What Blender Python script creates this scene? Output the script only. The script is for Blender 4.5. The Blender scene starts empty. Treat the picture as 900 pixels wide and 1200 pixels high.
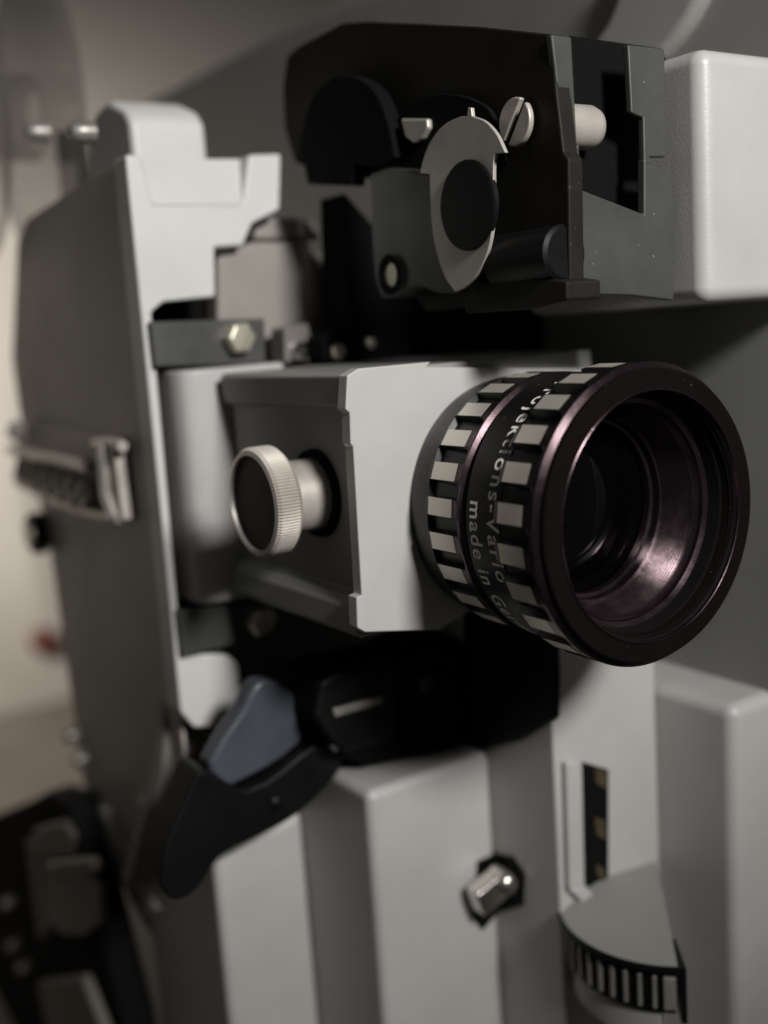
import bpy, bmesh, math, random
from mathutils import Vector, Matrix
random.seed(7)
S = 0.001                                   # everything below is in millimetres
scn = bpy.context.scene
COL = scn.collection
PI = math.pi

# ------------------------------------------------------------------ camera frame (machine axes: X along the lens, Y into the body, Z up)
F = 1265.0
_vx = Vector((-850, 155, -F)); _vy = Vector((1950, 350, -F))
AX = (-_vx).normalized(); AY = (_vy - AX*_vy.dot(AX)).normalized(); AZ = AX.cross(AY)
RM = Matrix((AX, AY, AZ)).transposed()      # camera = RM @ world
D0 = 160.0
T0 = Vector(((768-450)/F*D0, -(606-600)/F*D0, -D0))
CAM = -(RM.transposed() @ T0)
def at(u, v, ax, c):
    """real point (mm) on the machine plane ax=c that was measured at photo pixel u,v"""
    d = RM.transposed() @ Vector(((u-450)/F, -(v-600)/F, -1.0))
    i = 'xyz'.index(ax)
    return CAM + d*((c-CAM[i])/d[i])

# ------------------------------------------------------------------ materials
def mat(name, col, rough=.5, metal=0.0, bump=0.0, bscale=1200, var=0.0, vscale=60, coat=0.0, trans=0.0, alpha=1.0, spec=.5, wear=0.0, aniso=0.0, blotch=0.0):
    m = bpy.data.materials.new(name); m.use_nodes = True
    nt = m.node_tree; b = nt.nodes['Principled BSDF']
    b.inputs['Base Color'].default_value = (*col, 1)
    b.inputs['Roughness'].default_value = rough
    b.inputs['Metallic'].default_value = metal
    b.inputs['Coat Weight'].default_value = coat
    b.inputs['Transmission Weight'].default_value = trans
    b.inputs['Alpha'].default_value = alpha
    b.inputs['Specular IOR Level'].default_value = spec
    b.inputs['Anisotropic'].default_value = aniso
    tc = nt.nodes.new('ShaderNodeTexCoord')
    if bump:
        n = nt.nodes.new('ShaderNodeTexNoise'); n.inputs['Scale'].default_value = bscale; n.inputs['Detail'].default_value = 3
        nt.links.new(tc.outputs['Object'], n.inputs['Vector'])
        bp = nt.nodes.new('ShaderNodeBump'); bp.inputs['Strength'].default_value = bump; bp.inputs['Distance'].default_value = .0002
        nt.links.new(n.outputs['Fac'], bp.inputs['Height']); nt.links.new(bp.outputs['Normal'], b.inputs['Normal'])
    if var:
        n = nt.nodes.new('ShaderNodeTexNoise'); n.inputs['Scale'].default_value = vscale; n.inputs['Detail'].default_value = 6; n.inputs['Roughness'].default_value = .65
        nt.links.new(tc.outputs['Object'], n.inputs['Vector'])
        r = nt.nodes.new('ShaderNodeMapRange'); r.inputs['From Min'].default_value = .3; r.inputs['From Max'].default_value = .7
        r.inputs['To Min'].default_value = 1-var; r.inputs['To Max'].default_value = 1+var
        nt.links.new(n.outputs['Fac'], r.inputs['Value'])
        mx = nt.nodes.new('ShaderNodeVectorMath'); mx.operation = 'SCALE'; mx.inputs[0].default_value = col
        nt.links.new(r.outputs['Result'], mx.inputs['Scale'])
        out = mx.outputs['Vector']
        if wear:                            # fine pale specks of dust and chipped paint
            w = nt.nodes.new('ShaderNodeTexNoise'); w.inputs['Scale'].default_value = 1100; w.inputs['Detail'].default_value = 1
            nt.links.new(tc.outputs['Object'], w.inputs['Vector'])
            cr = nt.nodes.new('ShaderNodeMapRange'); cr.inputs['From Min'].default_value = .765; cr.inputs['From Max'].default_value = .82
            nt.links.new(w.outputs['Fac'], cr.inputs['Value'])
            mm = nt.nodes.new('ShaderNodeMix'); mm.data_type = 'RGBA'; mm.inputs[7].default_value = (wear, wear*.95, wear*.88, 1)
            nt.links.new(cr.outputs['Result'], mm.inputs[0]); nt.links.new(out, mm.inputs[6]); out = mm.outputs[2]
        nt.links.new(out, b.inputs['Base Color'])
        r2 = nt.nodes.new('ShaderNodeMapRange'); r2.inputs['From Min'].default_value = .3; r2.inputs['From Max'].default_value = .7
        r2.inputs['To Min'].default_value = max(.03, rough-.07); r2.inputs['To Max'].default_value = min(1, rough+.07)
        nt.links.new(n.outputs['Fac'], r2.inputs['Value']); nt.links.new(r2.outputs['Result'], b.inputs['Roughness'])
    return m
M = dict(
    paint=mat('light_grey_paint', (.42, .413, .395), .40, bump=.14, bscale=2000, var=.08, vscale=28, wear=0),
    pale=mat('pale_enamel', (.55, .55, .525), .38, bump=.08, bscale=1800, var=.04, vscale=40, wear=.2),
    taupe=mat('taupe_casting', (.24, .222, .20), .5, bump=.12, bscale=1500, var=.08, vscale=50, wear=.1),
    paint2=mat('side_grey_paint', (.30, .295, .28), .5, bump=.12, bscale=2000, var=.07, vscale=35, wear=.1),
    door=mat('warm_grey_paint', (.42, .375, .34), .5, bump=.08, bscale=2000, var=.06, vscale=25),
    plate=mat('body_grey_paint', (.22, .22, .205), .5, bump=.06, bscale=1800, var=.07, vscale=22),
    tan=mat('tan_metal', (.145, .135, .12), .45, bump=.06, var=.07, vscale=40),
    dark=mat('dark_grey_paint', (.050, .051, .048), .42, bump=.10, bscale=2600, var=.12, vscale=80, wear=.22),
    black=mat('black_paint', (.011, .0098, .008), .55, bump=.08, bscale=2400, var=.25, vscale=90, wear=.06, spec=.2),
    void=mat('matt_black', (.004, .004, .004), .9, spec=.1),
    blackp=mat('black_plastic', (.0035, .0035, .0035), .48, bump=.05, var=.2, vscale=60, spec=.2),
    anod=mat('black_anodised', (.0065, .006, .006), .36, bump=.04, bscale=3000, var=.25, vscale=150, wear=.08, spec=.25),
    rim=mat('purple_black_anodised', (.055, .039, .044), .25, metal=.92, bump=.03, bscale=3000, var=.15, vscale=200, wear=.2),
    face=mat('matt_rim', (.0035, .0018, .0017), .8, bump=.05, bscale=3000, var=.2, vscale=200, wear=.08, spec=.08),
    inner=mat('inner_anodised', (.10, .072, .08), .21, metal=.95, bump=.04, bscale=3000, var=.2, vscale=200),
    alu=mat('brushed_aluminium', (.66, .62, .55), .42, metal=.55, bump=.12, bscale=2500, var=.07, vscale=160),
    silver=mat('dull_silver', (.54, .50, .45), .42, metal=.45, bump=.05, var=.12, vscale=90),
    chrome=mat('chrome', (.75, .73, .70), .16, metal=1, bump=.03, var=.04),
    rib=mat('rib_metal', (.30, .285, .26), .4, metal=.5, var=.2, vscale=200),
    pin=mat('satin_steel', (.72, .69, .64), .3, metal=1, bump=.04, var=.05),
    bracket=mat('bracket_black', (.045, .045, .043), .45, bump=.08, var=.15, vscale=80, wear=.1),
    bolt=mat('old_bolt', (.55, .53, .43), .38, metal=.7, bump=.2, bscale=900, var=.15, vscale=300),
    white=mat('white_engraving', (.80, .78, .72), .6),
    glass=mat('lens_glass', (.001, .0008, .0012), .03, spec=.4, var=0),
    blue=mat('blue_grey_plastic', (.055, .061, .075), .36, bump=.15, bscale=300, var=.25, vscale=50),
    ochre=mat('ochre_mark', (.05, .038, .018), .6, var=.5, vscale=300),
    khaki=mat('khaki_plastic', (.10, .093, .075), .5, var=.3, vscale=40),
    brown=mat('brown_plastic', (.10, .082, .07), .45, var=.25, vscale=40),
    red=mat('red_plastic', (.16, .045, .035), .4),
    smoke=mat('smoky_plastic', (.10, .09, .08), .18, alpha=.38, var=0),
    wall=mat('warm_plaster', (.70, .65, .585), .85, bump=.2, bscale=60, var=.05, vscale=3),
    table=mat('dark_table', (.20, .172, .145), .5, var=.25, vscale=12),
)

# ------------------------------------------------------------------ mesh helpers
def link(name, bm, mats, parent=None, bevel=0, seg=3, smooth=35):
    bmesh.ops.recalc_face_normals(bm, faces=bm.faces)
    me = bpy.data.meshes.new(name); bm.to_mesh(me); bm.free()
    for f in me.polygons: f.use_smooth = True
    me.set_sharp_from_angle(angle=math.radians(smooth))
    for m in (mats if isinstance(mats, (list, tuple)) else [mats]): me.materials.append(m)
    o = bpy.data.objects.new(name, me); COL.objects.link(o)
    if parent: o.parent = parent
    if bevel:
        b = o.modifiers.new('bevel', 'BEVEL'); b.width = bevel*S; b.segments = seg; b.limit_method = 'ANGLE'
        b.angle_limit = math.radians(28); b.harden_normals = True; b.use_clamp_overlap = True
    return o
def tag(o, label=None, cat=None, group=None, kind=None):
    if label: o['label'] = label
    if cat: o['category'] = cat
    if group: o['group'] = group
    if kind: o['kind'] = kind
    return o
def empty(name, loc):
    o = bpy.data.objects.new(name, None); COL.objects.link(o); o.location = [c*S for c in loc]; o.empty_display_size = .01
    return o
def add_slab(bm, base, vec, mi=0):
    """closed solid: polygon `base` (mm points) swept by `vec`"""
    vec = Vector(vec)
    a = [bm.verts.new(Vector(p)*S) for p in base]; b = [bm.verts.new((Vector(p)+vec)*S) for p in base]
    n = len(base); fs = [bm.faces.new(a), bm.faces.new(b[::-1])]
    for i in range(n): fs.append(bm.faces.new((a[i], b[i], b[(i+1) % n], a[(i+1) % n])))
    for f in fs: f.material_index = mi
def soft(pts, k=4, corner=42):
    """round an outline: curve through its points, keeping real corners sharp"""
    n = len(pts); V = [Vector(p) for p in pts]; out = []
    def sharp(i):
        a = V[i]-V[i-1]; b = V[(i+1) % n]-V[i]
        return a.angle(b) > math.radians(corner)
    sh = [sharp(i) for i in range(n)]
    for i in range(n):
        p1, p2 = V[i], V[(i+1) % n]
        m1 = (p2-p1) if sh[i] else (p2-V[i-1])*.5
        m2 = (p2-p1) if sh[(i+1) % n] else (V[(i+2) % n]-p1)*.5
        if not sh[i]: m1 = m1.normalized()*(p2-p1).length
        if not sh[(i+1) % n]: m2 = m2.normalized()*(p2-p1).length
        for q in range(k):
            t = q/k; h = (2*t**3-3*t**2+1, t**3-2*t**2+t, -2*t**3+3*t**2, t**3-t**2)
            v = p1*h[0]+m1*h[1]+p2*h[2]+m2*h[3]; out.append((v.x, v.y))
    return out
def px(ax, c, pts): return [at(u, v, ax, c) for u, v in pts]
def slab(name, m, parent, ax, c, depth, pts, bevel=0, seg=3):
    """outline measured on the plane ax=c, thickened away from the viewer by depth"""
    v = {'x': (-depth, 0, 0), 'y': (0, depth, 0), 'z': (0, 0, -depth)}[ax]
    bm = bmesh.new(); add_slab(bm, px(ax, c, pts), v)
    return link(name, bm, m, parent, bevel, seg)
def add_box(bm, x0, x1, y0, y1, z0, z1, mi=0):
    add_slab(bm, [(x0, y0, z0), (x1, y0, z0), (x1, y1, z0), (x0, y1, z0)], (0, 0, z1-z0), mi)
def box(name, m, parent, x0, x1, y0, y1, z0, z1, bevel=0, seg=3):
    bm = bmesh.new(); add_box(bm, x0, x1, y0, y1, z0, z1); return link(name, bm, m, parent, bevel, seg)
def add_lathe(bm, prof, org=(0, 0, 0), axis='x', n=96, mi=None, close=False, a0=0, a1=2*PI):
    """prof: (t, r) pairs along the axis"""
    org = Vector(org); rings = []
    full = abs(a1-a0-2*PI) < 1e-6; k = n if full else n+1
    for t, r in prof:
        ring = []
        for i in range(k):
            a = a0+(a1-a0)*i/n; c, s = math.cos(a)*r, math.sin(a)*r
            p = {'x': (t, c, s), 'y': (c, t, s), 'z': (c, s, t)}[axis]
            ring.append(bm.verts.new((org+Vector(p))*S))
        rings.append(ring)
    pairs = list(zip(rings[:-1], rings[1:]))
    if close: pairs.append((rings[-1], rings[0]))
    for q, (A, B) in enumerate(pairs):
        for i in range(n):
            j = (i+1) % k
            try:
                f = bm.faces.new((A[i], A[j], B[j], B[i])); f.material_index = (mi[q] if mi else 0)
            except ValueError: pass
    bmesh.ops.remove_doubles(bm, verts=bm.verts, dist=1e-7)
def lathe(name, m, parent, prof, org=(0, 0, 0), axis='x', n=96, mi=None, close=False, smooth=32):
    bm = bmesh.new(); add_lathe(bm, prof, org, axis, n, mi, close); return link(name, bm, m, parent, smooth=smooth)

# ================================================================== the projector
P = empty('film_projector', (-60, 20, -200))
tag(P, 'light grey vintage film projector with black zoom lens, silver knob and stepped metal covers', 'film projector')
PM = Matrix.Translation(-P.location)
def own(o):                                  # parts are modelled in machine space; keep them there under the projector's base
    o.matrix_parent_inverse = PM
    return o
class Part:                                  # shorthand: Part.x(...) builds straight under the projector
    pass
def pslab(name, m, ax, c, depth, pts, bevel=0, seg=3): return own(slab(name, m, P, ax, c, depth, pts, bevel, seg))
def pbox(name, m, *a, **k): return own(box(name, m, P, *a, **k))
def plathe(name, m, *a, **k): return own(lathe(name, m, P, *a, **k))

# --- main body plate behind everything
bp_top = 113
body = pslab('body_plate', M['plate'], 'y', 50, 45, [(150, 127), (405, -12), (1000, -170), (1300, 300), (1300, 1300), (300, 1300), (60, 500)], 5, 5)
# base of the machine down on the table
pbox('base', M['plate'], -200, -22, 42, 130, -200, -96, bevel=3)

# --- upper right casing
Tx = at(825, 60, 'y', 20).x; 
bm = bmesh.new(); add_box(bm, -50, -6.5, 20, 110, 30.6, 69.5); own(link('upper_casing', bm, M['paint'], P, 2.6, 5))
# --- lower right casing, its gauge housing, gate casing and front casing (a staircase of boxes)
lower = pbox('lower_casing', M['paint'], -75, -17, 38, 125, -195, -44, bevel=2.6, seg=5)
A_ = pbox('gauge_housing', M['paint'], -70, -36, 10, 37.9, -195, -30, bevel=.6)
Mc = pbox('gate_casing', M['paint'], -95, -55, -20, 9.9, -195, -56, bevel=2.0, seg=4)
bm = bmesh.new()
yl = -41.0; 
add_slab(bm, [(-82, -41, -195), (-82, -20.1, -195), (-82, -20.1, -69), (-82, -41, -73.5)], (-44, 0, 0))
Nc = own(link('front_casing', bm, M['paint'], P, 1.8, 4))
# darker foot of the machine left of the front casing
pslab('side_skirt', M['tan'], 'y', -40.5, 20, [(112, 955), (150, 1012), (215, 1010), (248, 1035), (262, 1230), (205, 1230), (176, 1100), (150, 1060)], 2.5, 4)
bm = bmesh.new()
add_slab(bm, px('y', -42.5, [(108, 942), (118, 946), (182, 1068), (168, 1080), (140, 1035)]), (0, 3.5, 0))
own(link('skirt_rib', bm, M['paint2'], P, 1.5, 3))

# --- gauge window with lip
bm = bmesh.new()
add_slab(bm, px('x', -35.7, [(683, 893), (713, 902), (713, 1062), (686, 1036)]), (-.6, 0, 0))
gw = own(link('gauge_window', bm, M['void'], P))
bm = bmesh.new()
for q in ([(697, 900), (711, 904), (711, 925), (699, 918)], [(697, 958), (710, 962), (711, 985), (699, 978)], [(698, 1012), (708, 1018), (708, 1032), (700, 1026)]):
    add_slab(bm, px('x', -35.3, q), (-.5, 0, 0))
gm = link('scale_mark', bm, M['ochre'], gw)
bm = bmesh.new()
add_slab(bm, px('x', -34.4, [(664, 893), (681, 893), (684, 1037), (668, 1044)]), (-1.8, 0, 0))
add_slab(bm, px('x', -34.4, [(668, 1044), (684, 1037), (716, 1064), (712, 1078), (690, 1066)]), (-1.8, 0, 0))
link('window_frame', bm, M['paint'], gw, .7, 3)
# --- knurled thumb wheel
wc = Vector((-25.0, 26.5, 0)); R = 19.0
def arc_band(bm, r0, r1, z0, z1, a0, a1, n=40, mi=0):
    pts = [(wc.x+r1*math.cos(math.radians(a0+(a1-a0)*i/n)), wc.y+r1*math.sin(math.radians(a0+(a1-a0)*i/n)), z0) for i in range(n+1)]
    pts += [(wc.x+r0*math.cos(math.radians(a1+(a0-a1)*i/n)), wc.y+r0*math.sin(math.radians(a1+(a0-a1)*i/n)), z0) for i in range(n+1)]
    add_slab(bm, pts, (0, 0, z1-z0), mi)
ZT = -84.6
bm = bmesh.new(); arc_band(bm, 12, R, ZT-8.6, ZT, -172, -42)
for i in range(17):
    a = math.radians(-170+7.8*i); e = Vector((math.cos(a), math.sin(a), 0)); t = Vector((-math.sin(a), math.cos(a), 0))
    wd = 2.2 if i == 16 else .75
    b0 = wc + e*(R-.5) - t*wd/2 + Vector((0, 0, ZT-7.6))
    add_slab(bm, [b0, b0+t*wd, b0+t*wd+e*1.1, b0+e*1.1], (0, 0, 6.3), 1)
tw = own(link('thumbwheel', bm, [M['blackp'], M['rib']], P, .2, 2))
bm = bmesh.new(); arc_band(bm, 11, R+1.3, ZT+.05, ZT+1.1, -174, -37); arc_band(bm, 11, R+1.3, ZT-9.6, ZT, -40, -37, 3)
link('wheel_shroud', bm, M['blackp'], tw)
bm = bmesh.new(); arc_band(bm, 8, R-1.0, ZT-15, ZT-8.9, -150, -50)
link('wheel_pedestal', bm, M['paint2'], tw, .8, 3)
bm = bmesh.new()                              # flared lip that leads from the gauge window down to the wheel
n_ = 28; lo = []; hi = []
for i in range(n_+1):
    a = math.radians(-165+124*i/n_); lo.append(Vector((wc.x+(R+.9)*math.cos(a), wc.y+(R+.9)*math.sin(a), ZT+1.2)))
    hi.append(Vector((-35.8, 10.5+26*i/n_, -79.0-2.8*i/n_)))
bk = [Vector((-44, 36, ZT+1.2)), Vector((-44, 36, -79.0))]
vl = [bm.verts.new(p*S) for p in lo]; vh = [bm.verts.new(p*S) for p in hi]; v0 = bm.verts.new(bk[0]*S); v1 = bm.verts.new(bk[1]*S)
for i in range(n_):
    bm.faces.new((vl[i], vl[i+1], vh[i+1], vh[i])); bm.faces.new((vl[i], v0, vl[i+1])); bm.faces.new((vh[i], vh[i+1], v1))
bm.faces.new((vl[0], vh[0], v1, v0)); bm.faces.new((vl[-1], v0, v1, vh[-1]))
own(link('wheel_lip', bm, M['plate'], P, smooth=50))

# --- latch on the gate casing
lt = pslab('latch', M['blackp'], 'x', -54.6, 3, [(560, 1010), (584, 1000), (586, 1070), (566, 1092), (556, 1080)], .5)
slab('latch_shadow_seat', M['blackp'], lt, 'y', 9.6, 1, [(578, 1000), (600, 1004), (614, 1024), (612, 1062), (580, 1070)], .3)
bm = bmesh.new(); o_ = at(578, 1046, 'x', -50)
add_box(bm, o_.x-3, o_.x+1.2, o_.y-4.2, o_.y+2.4, o_.z-2.8, o_.z+3.2)
bmesh.ops.rotate(bm, verts=bm.verts, cent=o_*S, matrix=Matrix.Rotation(math.radians(18), 3, 'X'))
add_lathe(bm, [(-3, 0), (-3, 2.6), (1.6, 2.6), (2.6, 2.2), (3.0, 1.2), (3.1, 0)], (o_.x, o_.y+2.6, o_.z+1.6), 'x', 32)
link('latch_knob', bm, M['pin'], lt, .8, 3)

# ------------------------------------------------------------------ gate door (far left) with its cut-out front
dr = pslab('gate_door', M['door'], 'y', -40, .9, [(149, 184), (108, 206), (30, 258), (20, 285), (14, 420), (22, 480), (58, 640), (97, 915), (112, 950), (140, 990), (160, 1004), (178, 992), (203, 955), (217, 900), (213, 862)], .35, 3)
Xd = -90
bm = bmesh.new()
add_slab(bm, px('x', Xd, [(147, 181), (165, 181), (180, 240), (284, 240), (292, 181), (330, 180), (328, 246), (296, 262), (285, 288), (252, 290), (253, 348), (192, 354), (178, 366), (214, 765), (268, 768), (280, 778), (284, 838), (270, 852), (228, 853), (212, 835)]), (-7, 0, 0))
link('door_frame', bm, M['pale'], dr, .6, 3)
# sloped boss on the top arm and end cap above
bm = bmesh.new()
b = px('x', Xd, [(165, 182), (292, 182), (284, 240), (180, 240)])
f = [b[0]+Vector((-4.5, 0, 0)), b[1]+Vector((-4.5, 0, 0)), b[2]+Vector((-.1, 0, 0)), b[3]+Vector((-.1, 0, 0))]
bk = [p+Vector((-4, 0, 0)) for p in b]; bk = [Vector((-96, p.y, p.z)) for p in b]
va = [bm.verts.new(p*S) for p in f]; vb = [bm.verts.new(p*S) for p in bk]
bm.faces.new(va); bm.faces.new(vb[::-1])
for i in range(4): bm.faces.new((va[i], vb[i], vb[(i+1) % 4], va[(i+1) % 4]))
link('sloped_boss', bm, M['pale'], dr)
cap = at(160, 140, 'x', -105)
bm = bmesh.new(); add_slab(bm, [(-105, -33.5, 60), (-105, -33.5, 74.8), (-107.5, -33.5, 77.5), (-116, -33.5, 81), (-125, -33.5, 80), (-131, -33.5, 75), (-132, -33.5, 58)], (0, 16.5, 0))
link('door_cap', bm, M['pale'], dr, 1.4, 4)
# nameplate: chrome script on a tab
np_ = slab('nameplate', M['door'], dr, 'y', -41.2, 1.3, [(16, 497), (140, 515), (144, 612), (118, 606), (60, 596), (24, 560)], .5)
def tube(bm, pts, r, n=8):
    rings = []
    for i, p in enumerate(pts):
        p = Vector(p); d = (Vector(pts[min(i+1, len(pts)-1)])-Vector(pts[max(i-1, 0)])).normalized()
        a = d.orthogonal().normalized(); bb = d.cross(a)
        if i and rings:                      # keep the frame steady
            a = (pa - d*pa.dot(d)).normalized(); bb = d.cross(a)
        pa = a
        rings.append([bm.verts.new((p+(a*math.cos(2*PI*k/n)+bb*math.sin(2*PI*k/n))*r)*S) for k in range(n)])
    for A, B in zip(rings[:-1], rings[1:]):
        for k in range(n): bm.faces.new((A[k], A[(k+1) % n], B[(k+1) % n], B[k]))
    bm.faces.new(rings[0][::-1]); bm.faces.new(rings[-1])
bm = bmesh.new()
def path(pts, r, y=-43):
    q = px('y', y, pts); out = []
    for i in range(len(q)-1):
        for k in range(4): out.append(q[i].lerp(q[i+1], k/4))
    out.append(q[-1]); tube(bm, out, r)
path([(14, 527), (40, 533), (70, 538), (106, 547)], 1.5)
for i in range(6):
    u = 24+i*15; v = 545+i*5
    path([(u, v-8), (u+6, v+10), (u+2, v+24), (u-4, v+12), (u+1, v-6)], 1.15)
path([(20, 562), (60, 585), (100, 600), (142, 608)], 1.2)
path([(124, 518), (127, 550), (129, 578), (139, 608)], 2.3)
path([(112, 521), (126, 517), (144, 523)], 1.2)
path([(20, 509), (21, 500)], 2.6)
add_slab(bm, px('y', -43.6, [(119, 515), (132, 515), (144, 609), (131, 606)]), (0, 2, 0))
link('script_lettering', bm, M['silver'], np_)
own_ = at(42, 625, 'y', -42)
lathe('lock_screw', [M['blackp'], M['bolt']], dr, [(-2.5, 0), (-2.5, 3.2), (-1.2, 3.2), (-1.2, 5.5), (2, 5.5)], own_, 'y', 32, mi=[1, 1, 0, 0])
for u, v in ((84, 862), (94, 890)):
    q = at(u, v, 'y', -41.5)
    lathe('pin', M['rib'], dr, [(-2.2, 0), (-2, 1.2), (-1.2, 2), (0, 2.2), (2, 2.2)], q, 'y', 24)

# hinge brackets with hex bolts
def hinge(pts, bu, bv):
    h = pslab('hinge_bracket', M['bracket'], 'x', -88, 2, pts, .4)
    q = at(bu, bv, 'x', -86.8)
    bm = bmesh.new(); add_lathe(bm, [(-1.5, 3.3), (1.6, 3.3), (2.3, 2.7), (2.3, 0)], q, 'x', 6)
    link('bolt', bm, M['bolt'], h, .35, 2, 20)
hinge([(176, 377), (310, 373), (312, 426), (182, 430)], 279, 396)
hinge([(208, 716), (330, 702), (333, 742), (214, 770)], 305, 727)
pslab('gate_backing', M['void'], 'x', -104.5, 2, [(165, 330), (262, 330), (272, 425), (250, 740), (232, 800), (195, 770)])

# --- rear gate block behind the housing, tan plate and tapered sleeve
pslab('backing_plate', M['tan'], 'x', -101, 6, [(240, 296), (300, 290), (450, 300), (560, 420), (560, 780), (440, 812), (290, 812), (240, 770)], .8)
pslab('lower_backing', M['tan'], 'x', -102, 5, [(196, 800), (560, 770), (600, 1010), (150, 1040), (190, 900)], .8)
bm = bmesh.new()
p4 = px('x', -94, [(255, 300), (298, 283), (362, 283), (378, 424), (255, 424)])
add_slab(bm, p4, (-6, 0, 0)); 
fl = [p4[2], p4[3]]
bq = [fl[0], fl[1], fl[1]+Vector((-13, 9, 0)), fl[0]+Vector((-13, 7, 0))]
add_slab(bm, [q+Vector((-.02, .02, 0)) for q in bq], (-3, -3, 0))
sl = own(link('gate_pedestal', bm, M['taupe'], P, 1.0, 4))
bm = bmesh.new(); add_slab(bm, px('x', -95.5, [(300, 262), (316, 254), (370, 256), (378, 281), (298, 281)]), (-7, 0, 0))
link('pedestal_rim', bm, M['taupe'], sl, .9, 3)
bm = bmesh.new()
add_slab(bm, px('x', -84, [(333, 384), (362, 378), (372, 424), (334, 426)]), (-6, 0, 0))
fb = own(link('film_clip', bm, M['tan'], P, .6))
q = at(352, 412, 'x', -83)
lathe('clip_screw', M['chrome'], fb, [(-1, 2.0), (.6, 2.0), (1.3, 1.2), (1.4, 0)], q, 'x', 20)
bm = bmesh.new()
add_slab(bm, px('x', -78, [(376, 396), (398, 384), (412, 380), (406, 300), (404, 225), (470, 300), (640, 340), (730, 345), (720, 432), (440, 428), (380, 424)]), (-10, 0, 0))
ch = own(link('shade_slab', bm, M['void'], P, .5))  # black slab put in for the deep shade above the housing, behind the film guide
for u, v, r in ((396, 412, 1.6), (434, 402, 1.1)):
    lathe('shade_slab_screw', M['bolt'], ch, [(-1, r), (.5, r), (.9, 0)], at(u, v, 'x', -77.6), 'x', 16)

# gate block: bright upright with a rounded left edge
bm = bmesh.new()
pr = [(-104, -37.2), (-90, -37.1), (-87.5, -36.8), (-86, -36.0), (-85.2, -34.6), (-84.8, -32.6), (-84.7, -30), (-84.7, -27), (-84.7, -14), (-104, -14)]
add_slab(bm, [(x, y, -21.5) for x, y in pr], (0, 0, 46.5))
own(link('gate_block', bm, M['paint'], P, .8, 3))

# ------------------------------------------------------------------ lens housing
bm = bmesh.new()
cs = [(-27.6, -12.8), (-27.6, 17.6), (-29.4, 18.4), (-29.8, 23.2), (-29.0, 23.9), (24, 23.9), (24, -16), (0, -19.8), (-30.4, -19.4), (-31.0, -18.6), (-30.8, -14.6), (-29.6, -13.2)]
add_slab(bm, [(-82, y, z) for y, z in cs], (45.6, 0, 0))
H = own(link('lens_housing', bm, M['plate'], P, .35, 2))
bm = bmesh.new()
add_slab(bm, px('x', -34, [(407, 440), (420, 432), (505, 424), (500, 430), (700, 432), (760, 560), (760, 700), (560, 706), (530, 728), (515, 738), (428, 741), (419, 736), (418, 700), (424, 698), (414, 524), (411, 520), (410, 484), (405, 480)]), (-2.6, 0, 0))
link('front_plate', bm, M['paint'], H, .45, 3)
# knurled knob on the housing side
ko = Vector((-51.6, 0, 3.0))
bm = bmesh.new()
N_ = 110; prof = [(-40.2, 8.9), (-39.6, 9.35), (-36.2, 9.35), (-35.5, 8.7), (-35.5, 6.2), (-28, 6.2), (-28, 6.2)]
rings = []
for t, r in prof:
    ring = []
    for i in range(2*N_):
        rr = r - (.22 if (i % 2 and r > 8.8) else 0); a = 2*PI*i/(2*N_)
        ring.append(bm.verts.new(Vector((ko.x+rr*math.cos(a), t, ko.z+rr*math.sin(a)))*S))
    rings.append(ring)
for A, B in zip(rings[:-2], rings[1:-1]):
    for i in range(2*N_): bm.faces.new((A[i], A[(i+1) % (2*N_)], B[(i+1) % (2*N_)], B[i]))
add_lathe(bm, [(-40.2, 8.9), (-40.4, 8.1), (-39.7, 7.9)], (ko.x, 0, ko.z), 'y', 96)
kb = link('focus_knob', bm, M['silver'], H, smooth=25)
lathe('knob_cap', M['blackp'], kb, [(-39.8, 8.2), (-39.9, 0)], (ko.x, 0, ko.z), 'y', 64)
lathe('knob_collar', M['void'], kb, [(-28.5, 6), (-28.5, 7.6), (-27.4, 7.8)], (ko.x, 0, ko.z), 'y', 64)

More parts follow.
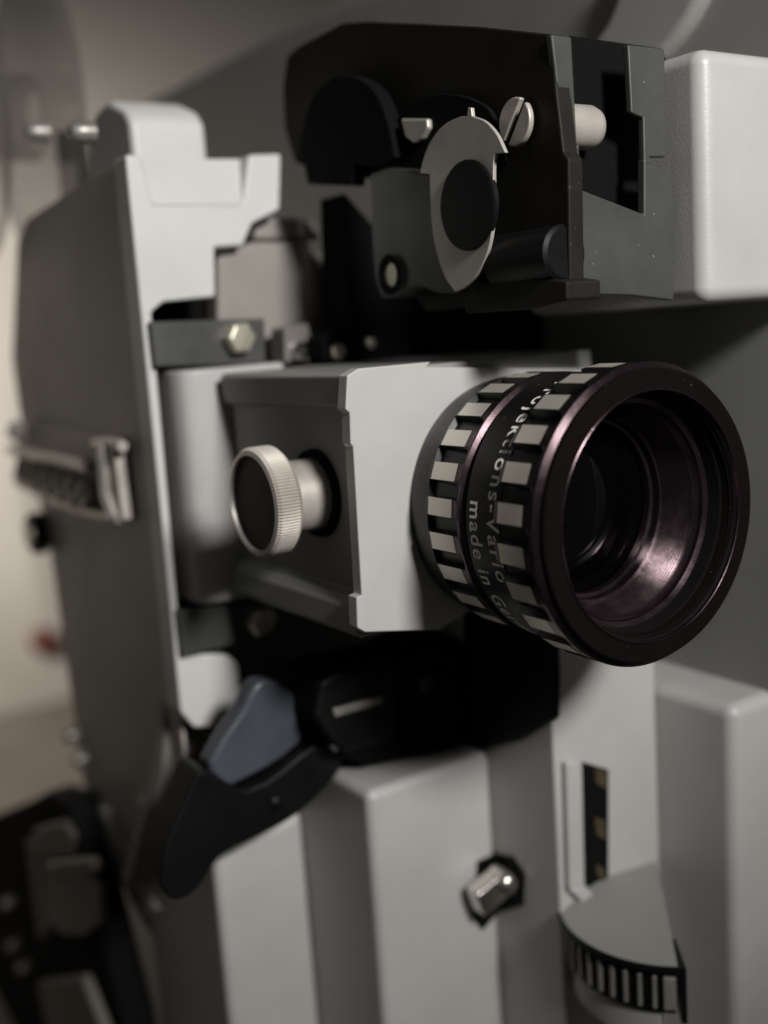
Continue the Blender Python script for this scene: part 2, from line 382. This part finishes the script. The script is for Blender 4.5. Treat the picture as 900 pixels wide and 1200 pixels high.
# ------------------------------------------------------------------ projection lens
L = plathe('projection_lens', [M['anod'], M['face']], [(-46, 17), (-34, 20.5), (-31.5, 21.0), (-28.2, 21.3), (-27.8, 20.4), (-18.4, 20.4), (-18.1, 21.3), (-17.9, 21.5), (-10.2, 21.5), (-9.9, 21.2), (-1.2, 20.0), (-1.2, 18.2)], n=128)
def knurl_ring(name, x0, x1, x2, x3, R, n=24, phase=0.0, drop=1.1):
    """x0..x1 silver-topped lands, x1..x2 chamfered flange, x2..x3 flange"""
    bm = bmesh.new()
    # slotted wall: lands (raised) alternate with round-ended grooves
    per = 16; tot = n*per; grid = []
    xs = [x0-1.2, x0-1.0, x0, x1-1.35, x1-.9, x1-.5, x1-.15, x1+.15, x2, x3]
    def rad(j, i):
        f = (i % per)/per
        x = xs[j]
        groove = f >= 8.9/16
        if j == 0: return R-1.7
        if j == 1: return R-(1.5 if groove else .25)
        if j >= 8: return R-(drop if j == 9 else 0)
        if groove:
            h = abs((f-.78)/.21)              # 0 at the groove's middle, 1 at its edge
            end = x1-.15-1.1*max(0, h-.45)**2*3.3
            return R-1.5 if x <= end else R-(.05)
        return R
    off = {9: -.4}
    for j, x in enumerate(xs):
        row = []
        for i in range(tot):
            f = (i % per)/per; a = 2*PI*(i/tot)+phase; r = rad(j, i)
            # flat tops on the lands
            if f < 9/16 and 2 <= j <= 5:
                w = (f-.25)*2*PI/n; r = r*math.cos(.27*2*PI/n)/math.cos(w)
            row.append(bm.verts.new(Vector((x, r*math.cos(a), r*math.sin(a)))*S))
        grid.append(row)
    for j in range(len(xs)-1):
        for i in range(tot):
            k = (i+1) % tot; f0 = (i % per)
            fc = bm.faces.new((grid[j][i], grid[j][k], grid[j+1][k], grid[j+1][i]))
            fc.material_index = 0
            if j >= 3: fc.material_index = 2 if (f0 < 8 or j >= 7) else 0
            if j == 2 and f0 < 8: fc.material_index = 1
    o = link(name, bm, [M['anod'], M['alu'], M['rim']], L, smooth=22)
    return o
ph = -math.radians(180) + math.radians(3.2)
knurl_ring('focus_ring', -9.0, -2.3, -1.55, -.95, 22.9, 24, ph, .85)
knurl_ring('zoom_ring', -27.6, -20.2, -19.7, -19.0, 21.6, 24, ph+math.radians(2), 1.1)
# front rim face and stepped inner barrel
lathe('front_rim', [M['face'], M['rim']], L, [(-.95, 22.06), (-.25, 22.0), (0, 21.8), (0.0, 19.05), (.16, 18.98), (.24, 18.86), (.16, 18.74), (-.25, 18.66)], n=160, mi=[0, 0, 0, 1, 1, 1, 1])
lathe('inner_barrel', [M['anod'], M['inner'], M['face']], L,
      [(-.25, 18.66), (-.7, 18.4), (-2.6, 18.1), (-2.8, 17.8), (-4.9, 17.5), (-5.1, 17.1), (-5.3, 16.75), (-5.9, 16.6)], n=160, mi=[0, 2, 2, 0, 1, 1, 1], smooth=25)
tp = [(-5.9, 16.6), (-6.6, 16.2)]; mi = [0]
x = -6.6; r = 16.2
for i in range(12):
    tp += [(x-.22, r-.24), (x-.45, r-.10)]; mi += [0, 0]; x -= .45; r -= .10
tp += [(x-.3, r-.5), (x-1.6, r-.7), (x-1.8, r-1.2), (x-2.9, r-1.35)]; mi += [0, 0, 0, 0]
lathe('thread', [M['inner']], L, tp, n=160, mi=mi, smooth=20)
x, r = x+1.1, r+1.15                          # the glass sits just inside the last step
xe, re = x-3.9, r-2.5
gl = []
for i in range(13):
    t = i/12; a = t*math.radians(24); RR = (re+.3)/math.sin(math.radians(24))
    gl.append((xe - .5 + RR*(math.cos(a)-math.cos(math.radians(24))), RR*math.sin(a)))
lathe('front_glass', M['glass'], L, gl[::-1], n=96, smooth=60)
# engraved lettering wrapped round the barrel (reads downwards, tops toward the front)
def lettering(body, size, base, a_start, R, spacing=1.12, a_end=None):
    cu = bpy.data.curves.new('txt', 'FONT'); cu.body = body; cu.size = size; cu.space_character = spacing; cu.resolution_u = 4
    cu.offset = .055*size/4
    to = bpy.data.objects.new('txt', cu); COL.objects.link(to)
    dg = bpy.context.evaluated_depsgraph_get(); me = bpy.data.meshes.new_from_object(to.evaluated_get(dg))
    bm = bmesh.new(); bm.from_mesh(me)
    bpy.data.objects.remove(to); bpy.data.meshes.remove(me)
    geo = bm.faces[:]
    bmesh.ops.triangulate(bm, faces=geo)
    if a_end is not None: a_start = a_end + max(v.co.x for v in bm.verts)/R
    for v in bm.verts:
        u, w = v.co.x, v.co.y; a = a_start - u/R
        v.co = Vector((base+w, -R*math.cos(a), R*math.sin(a)))*S
    me2 = bpy.data.meshes.new('lettering'); bm.to_mesh(me2); bm.free(); me2.materials.append(M['white'])
    o = bpy.data.objects.new('lettering', me2); COL.objects.link(o); o.parent = L
    return o
lettering('Projektions-Vario', 3.9, -12.9, 0, 21.56, 1.25, math.radians(-22))
lettering('made in Germany', 3.8, -17.0, math.radians(11), 21.56, 1.15)

# ------------------------------------------------------------------ film guide assembly above the lens
G = pslab('film_guide', M['black'], 'y', -5.2, 3, [(336, 66), (348, 55), (400, 27), (430, 25), (520, 29), (560, 31), (647, 40), (652, 110), (660, 178), (666, 186), (668, 345), (640, 352), (560, 358), (500, 366), (470, 330), (452, 214), (345, 190), (333, 150), (331, 100)], .35, 2)
Xf = -12.0
bm = bmesh.new()                              # front frame around a dark opening
add_slab(bm, px('x', Xf, [(646, 40), (670, 43), (674, 118), (678, 192), (672, 192), (662, 176)]), (-1.2, 0, 0))
add_slab(bm, px('x', Xf, [(736, 52), (779, 57), (781, 120), (781, 184), (762, 184), (762, 192), (755, 192), (754, 138), (740, 132)]), (-1.2, 0, 0))
add_slab(bm, px('x', Xf+.3, [(663, 192), (679, 166), (681, 222), (755, 251), (755, 186), (762, 194), (786, 198), (791, 240), (790, 352), (740, 346), (668, 344)]), (-1.5, 0, 0))
fr = link('front_frame', bm, M['dark'], G, .3, 3)
slab('opening_back', M['void'], G, 'x', -18.5, 3, [(668, 42), (776, 57), (790, 100), (790, 345), (668, 338)])
q = at(690, 150, 'x', -15.5)
lathe('guide_pin', M['silver'], G, [(-9, 3.3), (.2, 3.3), (1.4, 2.9), (2.2, 2.0), (2.6, 0)], (q.x, q.y-.6, q.z), 'y', 40)
slab('film_shoe', M['void'], G, 'y', -8.5, 3, soft([(349, 192), (352, 160), (364, 118), (384, 94), (402, 88), (424, 94), (442, 112), (456, 150), (462, 184), (450, 194), (414, 194), (412, 218), (360, 216), (356, 194)]), .3)
slab('roller_arm', M['dark'], G, 'y', -9.0, 6, soft([(432, 204), (458, 197), (504, 202), (508, 250), (516, 300), (536, 343), (514, 344), (488, 336), (462, 348), (446, 350), (438, 320)]), 1.6, 4)
q = at(457, 322, 'y', -9.6)
lathe('arm_screw', [M['void'], M['bolt']], G, [(-.1, 3.6), (-.1, 2.2), (.3, 2.0), (.3, 0)], q, 'y', 24, mi=[0, 0, 1])
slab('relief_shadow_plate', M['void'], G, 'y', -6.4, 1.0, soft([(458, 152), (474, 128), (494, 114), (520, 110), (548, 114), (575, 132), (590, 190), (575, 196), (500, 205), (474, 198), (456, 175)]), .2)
slab('cup_washer', M['silver'], G, 'y', -7.6, 1.2, [(469, 139), (500, 139), (501, 150), (494, 163), (484, 168), (474, 160)], .4)
slab('cam_disc', M['silver'], G, 'y', -10.0, .7, soft([(492, 203), (496, 186), (504, 166), (519, 147), (538, 137), (547, 136), (548, 126), (552, 126), (553, 136), (568, 142), (581, 156), (589, 172), (592, 179), (580, 180), (578, 190), (578, 240), (576, 272), (570, 298), (558, 322), (545, 336), (533, 342), (522, 326), (512, 298), (506, 265), (503, 204)]), .25, 2)
q = at(547, 241, 'y', -10.4)
lathe('cam_hub', M['blackp'], G, [(-.2, 0), (-.2, 6.6), (0, 6.9), (.8, 6.9)], q, 'y', 64)
q = at(602, 143, 'y', -7.0)
bm = bmesh.new()                              # slotted screw: two half heads with the slot between them
for sgn in (1, -1):
    pts = []
    ang = math.radians(52)
    for i in range(17):
        a = -PI/2+math.radians(9) + (PI-math.radians(18))*i/16
        a2 = a*1.0 + (0 if sgn > 0 else PI) + ang - PI/2 + 0
        pts.append(Vector((q.x+3.55*math.cos(a2), q.y, q.z+3.55*math.sin(a2))))
    add_slab(bm, pts, (0, 1.0, 0))
link('slotted_screw', bm, M['silver'], G, .25, 2)
lathe('screw_well', M['void'], G, [(-.1, 3.5), (-.1, 0)], (q.x, q.y+1.0, q.z), 'y', 32)
bm = bmesh.new()                              # rounded lower guide bar
g0 = at(578, 300, 'y', -10); g1 = at(664, 300, 'y', -10)
add_lathe(bm, [(g0.x-3, 0), (g0.x-3, 4.2), (Xf+.6, 4.2), (Xf+1.0, 3.6), (Xf+1.0, 0)], (0, -5.5, 39.4), 'x', 48)
link('guide_bar', bm, M['blackp'], G, smooth=30)
slab('lower_shoe', M['black'], G, 'y', -8.0, 7, [(540, 333), (565, 330), (640, 326), (664, 330), (664, 352), (625, 362), (545, 368)], .4)

# ------------------------------------------------------------------ threading lever and lower mechanism
bm = bmesh.new()
add_slab(bm, px('x', -66, soft([(395, 868), (372, 872), (292, 926), (246, 905), (232, 905), (214, 945), (196, 985), (189, 1020), (191, 1043), (204, 1055), (222, 1050), (238, 1034), (258, 1004), (300, 982), (352, 952), (392, 912), (402, 890)], corner=60)), (-9, 0, 0))
lv = own(link('threading_lever', bm, M['blackp'], P, 3.2, 6))
bm = bmesh.new()
add_slab(bm, px('x', -69, soft([(302, 800), (322, 799), (344, 812), (357, 834), (352, 872), (272, 922), (258, 918), (244, 896), (262, 864), (284, 832)], corner=60)), (-5, 0, 0))
lathe('lever_screw', M['blackp'], lv, [(-.5, 1.3), (.3, 1.3), (.6, .9), (.7, 0)], at(324, 941, 'x', -65.9), 'x', 24)
link('lever_pad', bm, M['blue'], lv, 2.2, 6)
bm = bmesh.new()
add_slab(bm, px('x', -62, [(364, 842), (368, 800), (385, 788), (470, 768), (500, 752), (640, 748), (652, 868), (580, 876), (500, 888), (430, 898), (398, 886), (376, 868)]), (-14, 0, 0))
md = own(link('lower_film_guide', bm, M['void'], P, 1.4, 3))
slab('under_lens_shade', M['blackp'], md, 'y', 8.6, 1.2, [(540, 690), (650, 735), (653, 790), (652, 842), (612, 868), (548, 884)], .8)  # black slab laid on the casing side to stand for shade under the lens
sb = slab('slotted_cover', M['blackp'], md, 'x', -59.6, 2.6, [(370, 842), (376, 800), (392, 790), (462, 775), (470, 790), (464, 868), (404, 884), (386, 868)], 1.0, 4)
lathe('cover_screw', M['bracket'], md, [(-1, 1.9), (.3, 1.9), (.8, 1.4), (.9, 0)], at(500, 800, 'x', -61.6), 'x', 24)
bm = bmesh.new(); add_slab(bm, px('x', -59.0, [(391, 831), (448, 816), (450, 824), (393, 841)]), (-1.5, 0, 0)); link('spring_strip', bm, M['rib'], md, .3)
bm = bmesh.new(); add_slab(bm, px('x', -60.5, [(388, 876), (398, 870), (402, 876), (392, 882)]), (-1.5, 0, 0)); add_slab(bm, px('x', -60.5, [(424, 862), (444, 857), (445, 861), (426, 866)]), (-1.5, 0, 0)); link('spring_end', bm, M['bracket'], md, .2)

# curved lamp-house rib on the body plate, top right
bm = bmesh.new(); pts = []
for u, v in [(668, 75), (690, 52), (710, 22), (722, -10), (735, -60), (840, -60), (822, -10), (806, 22), (788, 48), (765, 75)]: pts.append((u, v))
add_slab(bm, px('y', 46, pts), (0, 5, 0)); own(link('lamp_house_rib', bm, M['paint2'], P, 2, 4))

# ================================================================== surroundings
w = box('wall', M['wall'], None, -640, -600, -900, 1500, -600, 900); tag(w, kind='structure')
t = box('tabletop', M['table'], None, -598, 200, -400, 600, -220, -200, bevel=2); tag(t, kind='structure')

# smoky film reel on the rear arm
rl = empty('film_reel', (-195, -40, 92))
tag(rl, 'smoky translucent plastic film reel, out of focus at the top left beside the projector door', 'film reel')
rl.location = (0, 0, 0)
RC = (-192, 0, 92)
for y in (-44, -26):
    bm = bmesh.new(); add_lathe(bm, [(y, 8), (y, 36), (y-.6, 38), (y+1.6, 38), (y+1.2, 36), (y+1.2, 8)], RC, 'y', 72, close=True)
    link('flange', bm, M['smoke'], rl)
lathe('hub', M['smoke'], rl, [(-43, 0), (-43, 11), (-26, 11), (-26, 0)], RC, 'y', 40)
ra = pslab('reel_arm', M['door'], 'y', -24, 4, [(62, 152), (100, 150), (116, 250), (72, 260)], 1.2)

for u, v in ((45, 155), (98, 155)):
    lathe('reel_glint', M['rib'], rl, [(-3, 0), (-2.6, 1.2), (-1.6, 1.9), (0, 2.1), (2, 2.1)], at(u, v, 'y', -45), 'y', 24)  # small studs added on the reel to give two highlights

# black equipment at lower left
ec = empty('equipment_case', (0, 0, 0)); tag(ec, 'dark blurred equipment case with khaki drum and pale buttons at the lower left corner', 'equipment case')
bm = bmesh.new(); add_slab(bm, px('y', -50, [(-60, 975), (30, 940), (52, 928), (76, 938), (92, 1000), (142, 1200), (190, 1500), (-60, 1500)]), (0, 9, 0)); link('case_body', bm, M['void'], ec, 2, 4)
def ec_part(name, m, y, pts, d=2, bv=.9):
    y -= 29.5
    bm = bmesh.new(); add_slab(bm, px('y', y, pts), (0, d, 0)); return link(name, bm, m, ec, bv, 3)
ec_part('drum_cap', M['khaki'], -22, [(38, 972), (72, 962), (84, 980), (80, 1005), (44, 1006)])
ec_part('drum', M['brown'], -23, [(50, 1030), (96, 1016), (116, 1040), (118, 1080), (96, 1098), (70, 1096), (52, 1080)])
ec_part('drum_band', M['khaki'], -25, [(48, 1012), (104, 1006), (108, 1024), (54, 1036)], 3)
ec_part('side_rail', M['khaki'], -22, [(30, 985), (42, 984), (56, 1098), (44, 1100)], 3)
ec_part('foot_panel', M['khaki'], -24, [(44, 1152), (94, 1144), (128, 1230), (60, 1240)], 3)
for u, v in ((10, 1058), (16, 1108), (28, 1133)):
    lathe('button', M['rib'], ec, [(-2, 0), (-2, 1.6), (2, 1.8)], at(u, v, 'y', -52), 'y', 20)
# red cap and grey cloth-like bundle far behind
rc = lathe('red_button', M['red'], None, [(0, 0), (0, 9), (6, 9), (9, 6), (9, 0)], at(50, 750, 'x', -600), 'x', 32)
tag(rc, 'small blurred red button on the wall just left of the projector door', 'button')
def rebase(o, loc):                          # put the Empty at the thing's foot without moving its parts
    loc = Vector(loc)*S; o.location = loc
    for c in o.children: c.matrix_parent_inverse = Matrix.Translation(-loc)
rebase(rl, (-192, -36, 54)); rebase(ec, (-180, -50, -200))

# ================================================================== light
W = bpy.data.worlds.new('World'); scn.world = W; W.use_nodes = True
bg = W.node_tree.nodes['Background']; bg.inputs['Color'].default_value = (1, .97, .93, 1); bg.inputs['Strength'].default_value = .042
def area(name, loc, target, size, power, col=(1, .97, .93)):
    l = bpy.data.lights.new(name, 'AREA'); l.shape = 'DISK'; l.size = size*S; l.energy = power; l.color = col
    o = bpy.data.objects.new(name, l); COL.objects.link(o); o.location = Vector(loc)*S
    o.rotation_euler = (Vector(target)-Vector(loc)).to_track_quat('-Z', 'Y').to_euler(); return o
def spot(name, loc, target, radius, power, cone, col=(1, .98, .955)):
    l = bpy.data.lights.new(name, 'SPOT'); l.shadow_soft_size = radius*S; l.energy = power; l.color = col
    l.spot_size = math.radians(cone); l.spot_blend = 1
    o = bpy.data.objects.new(name, l); COL.objects.link(o); o.location = Vector(loc)*S
    o.rotation_euler = (Vector(target)-Vector(loc)).to_track_quat('-Z', 'Y').to_euler(); return o
spot('key_lamp', (372, -38, 232), (-68, -12, 38), 40, 11.9, 49)
spot('wall_fill', (-330, -260, 160), (-600, 60, -30), 40, 8, 85, (1, .95, .88))  # unseen spot added only to brighten the wall

# ================================================================== camera
cd = bpy.data.cameras.new('camera'); cam = bpy.data.objects.new('camera', cd); COL.objects.link(cam)
cam.matrix_world = Matrix.Translation(CAM*S) @ RM.transposed().to_4x4()
cd.sensor_fit = 'VERTICAL'; cd.sensor_height = 36; cd.sensor_width = 27; cd.lens = F/1200*36
cd.clip_start = .005; cd.clip_end = 20
cd.dof.use_dof = True; cd.dof.focus_distance = 165*S; cd.dof.aperture_fstop = cd.lens/5.0
scn.camera = cam
scn.view_settings.view_transform = 'Standard'; scn.view_settings.look = 'None'
scn.view_settings.exposure = 0; scn.view_settings.gamma = 1
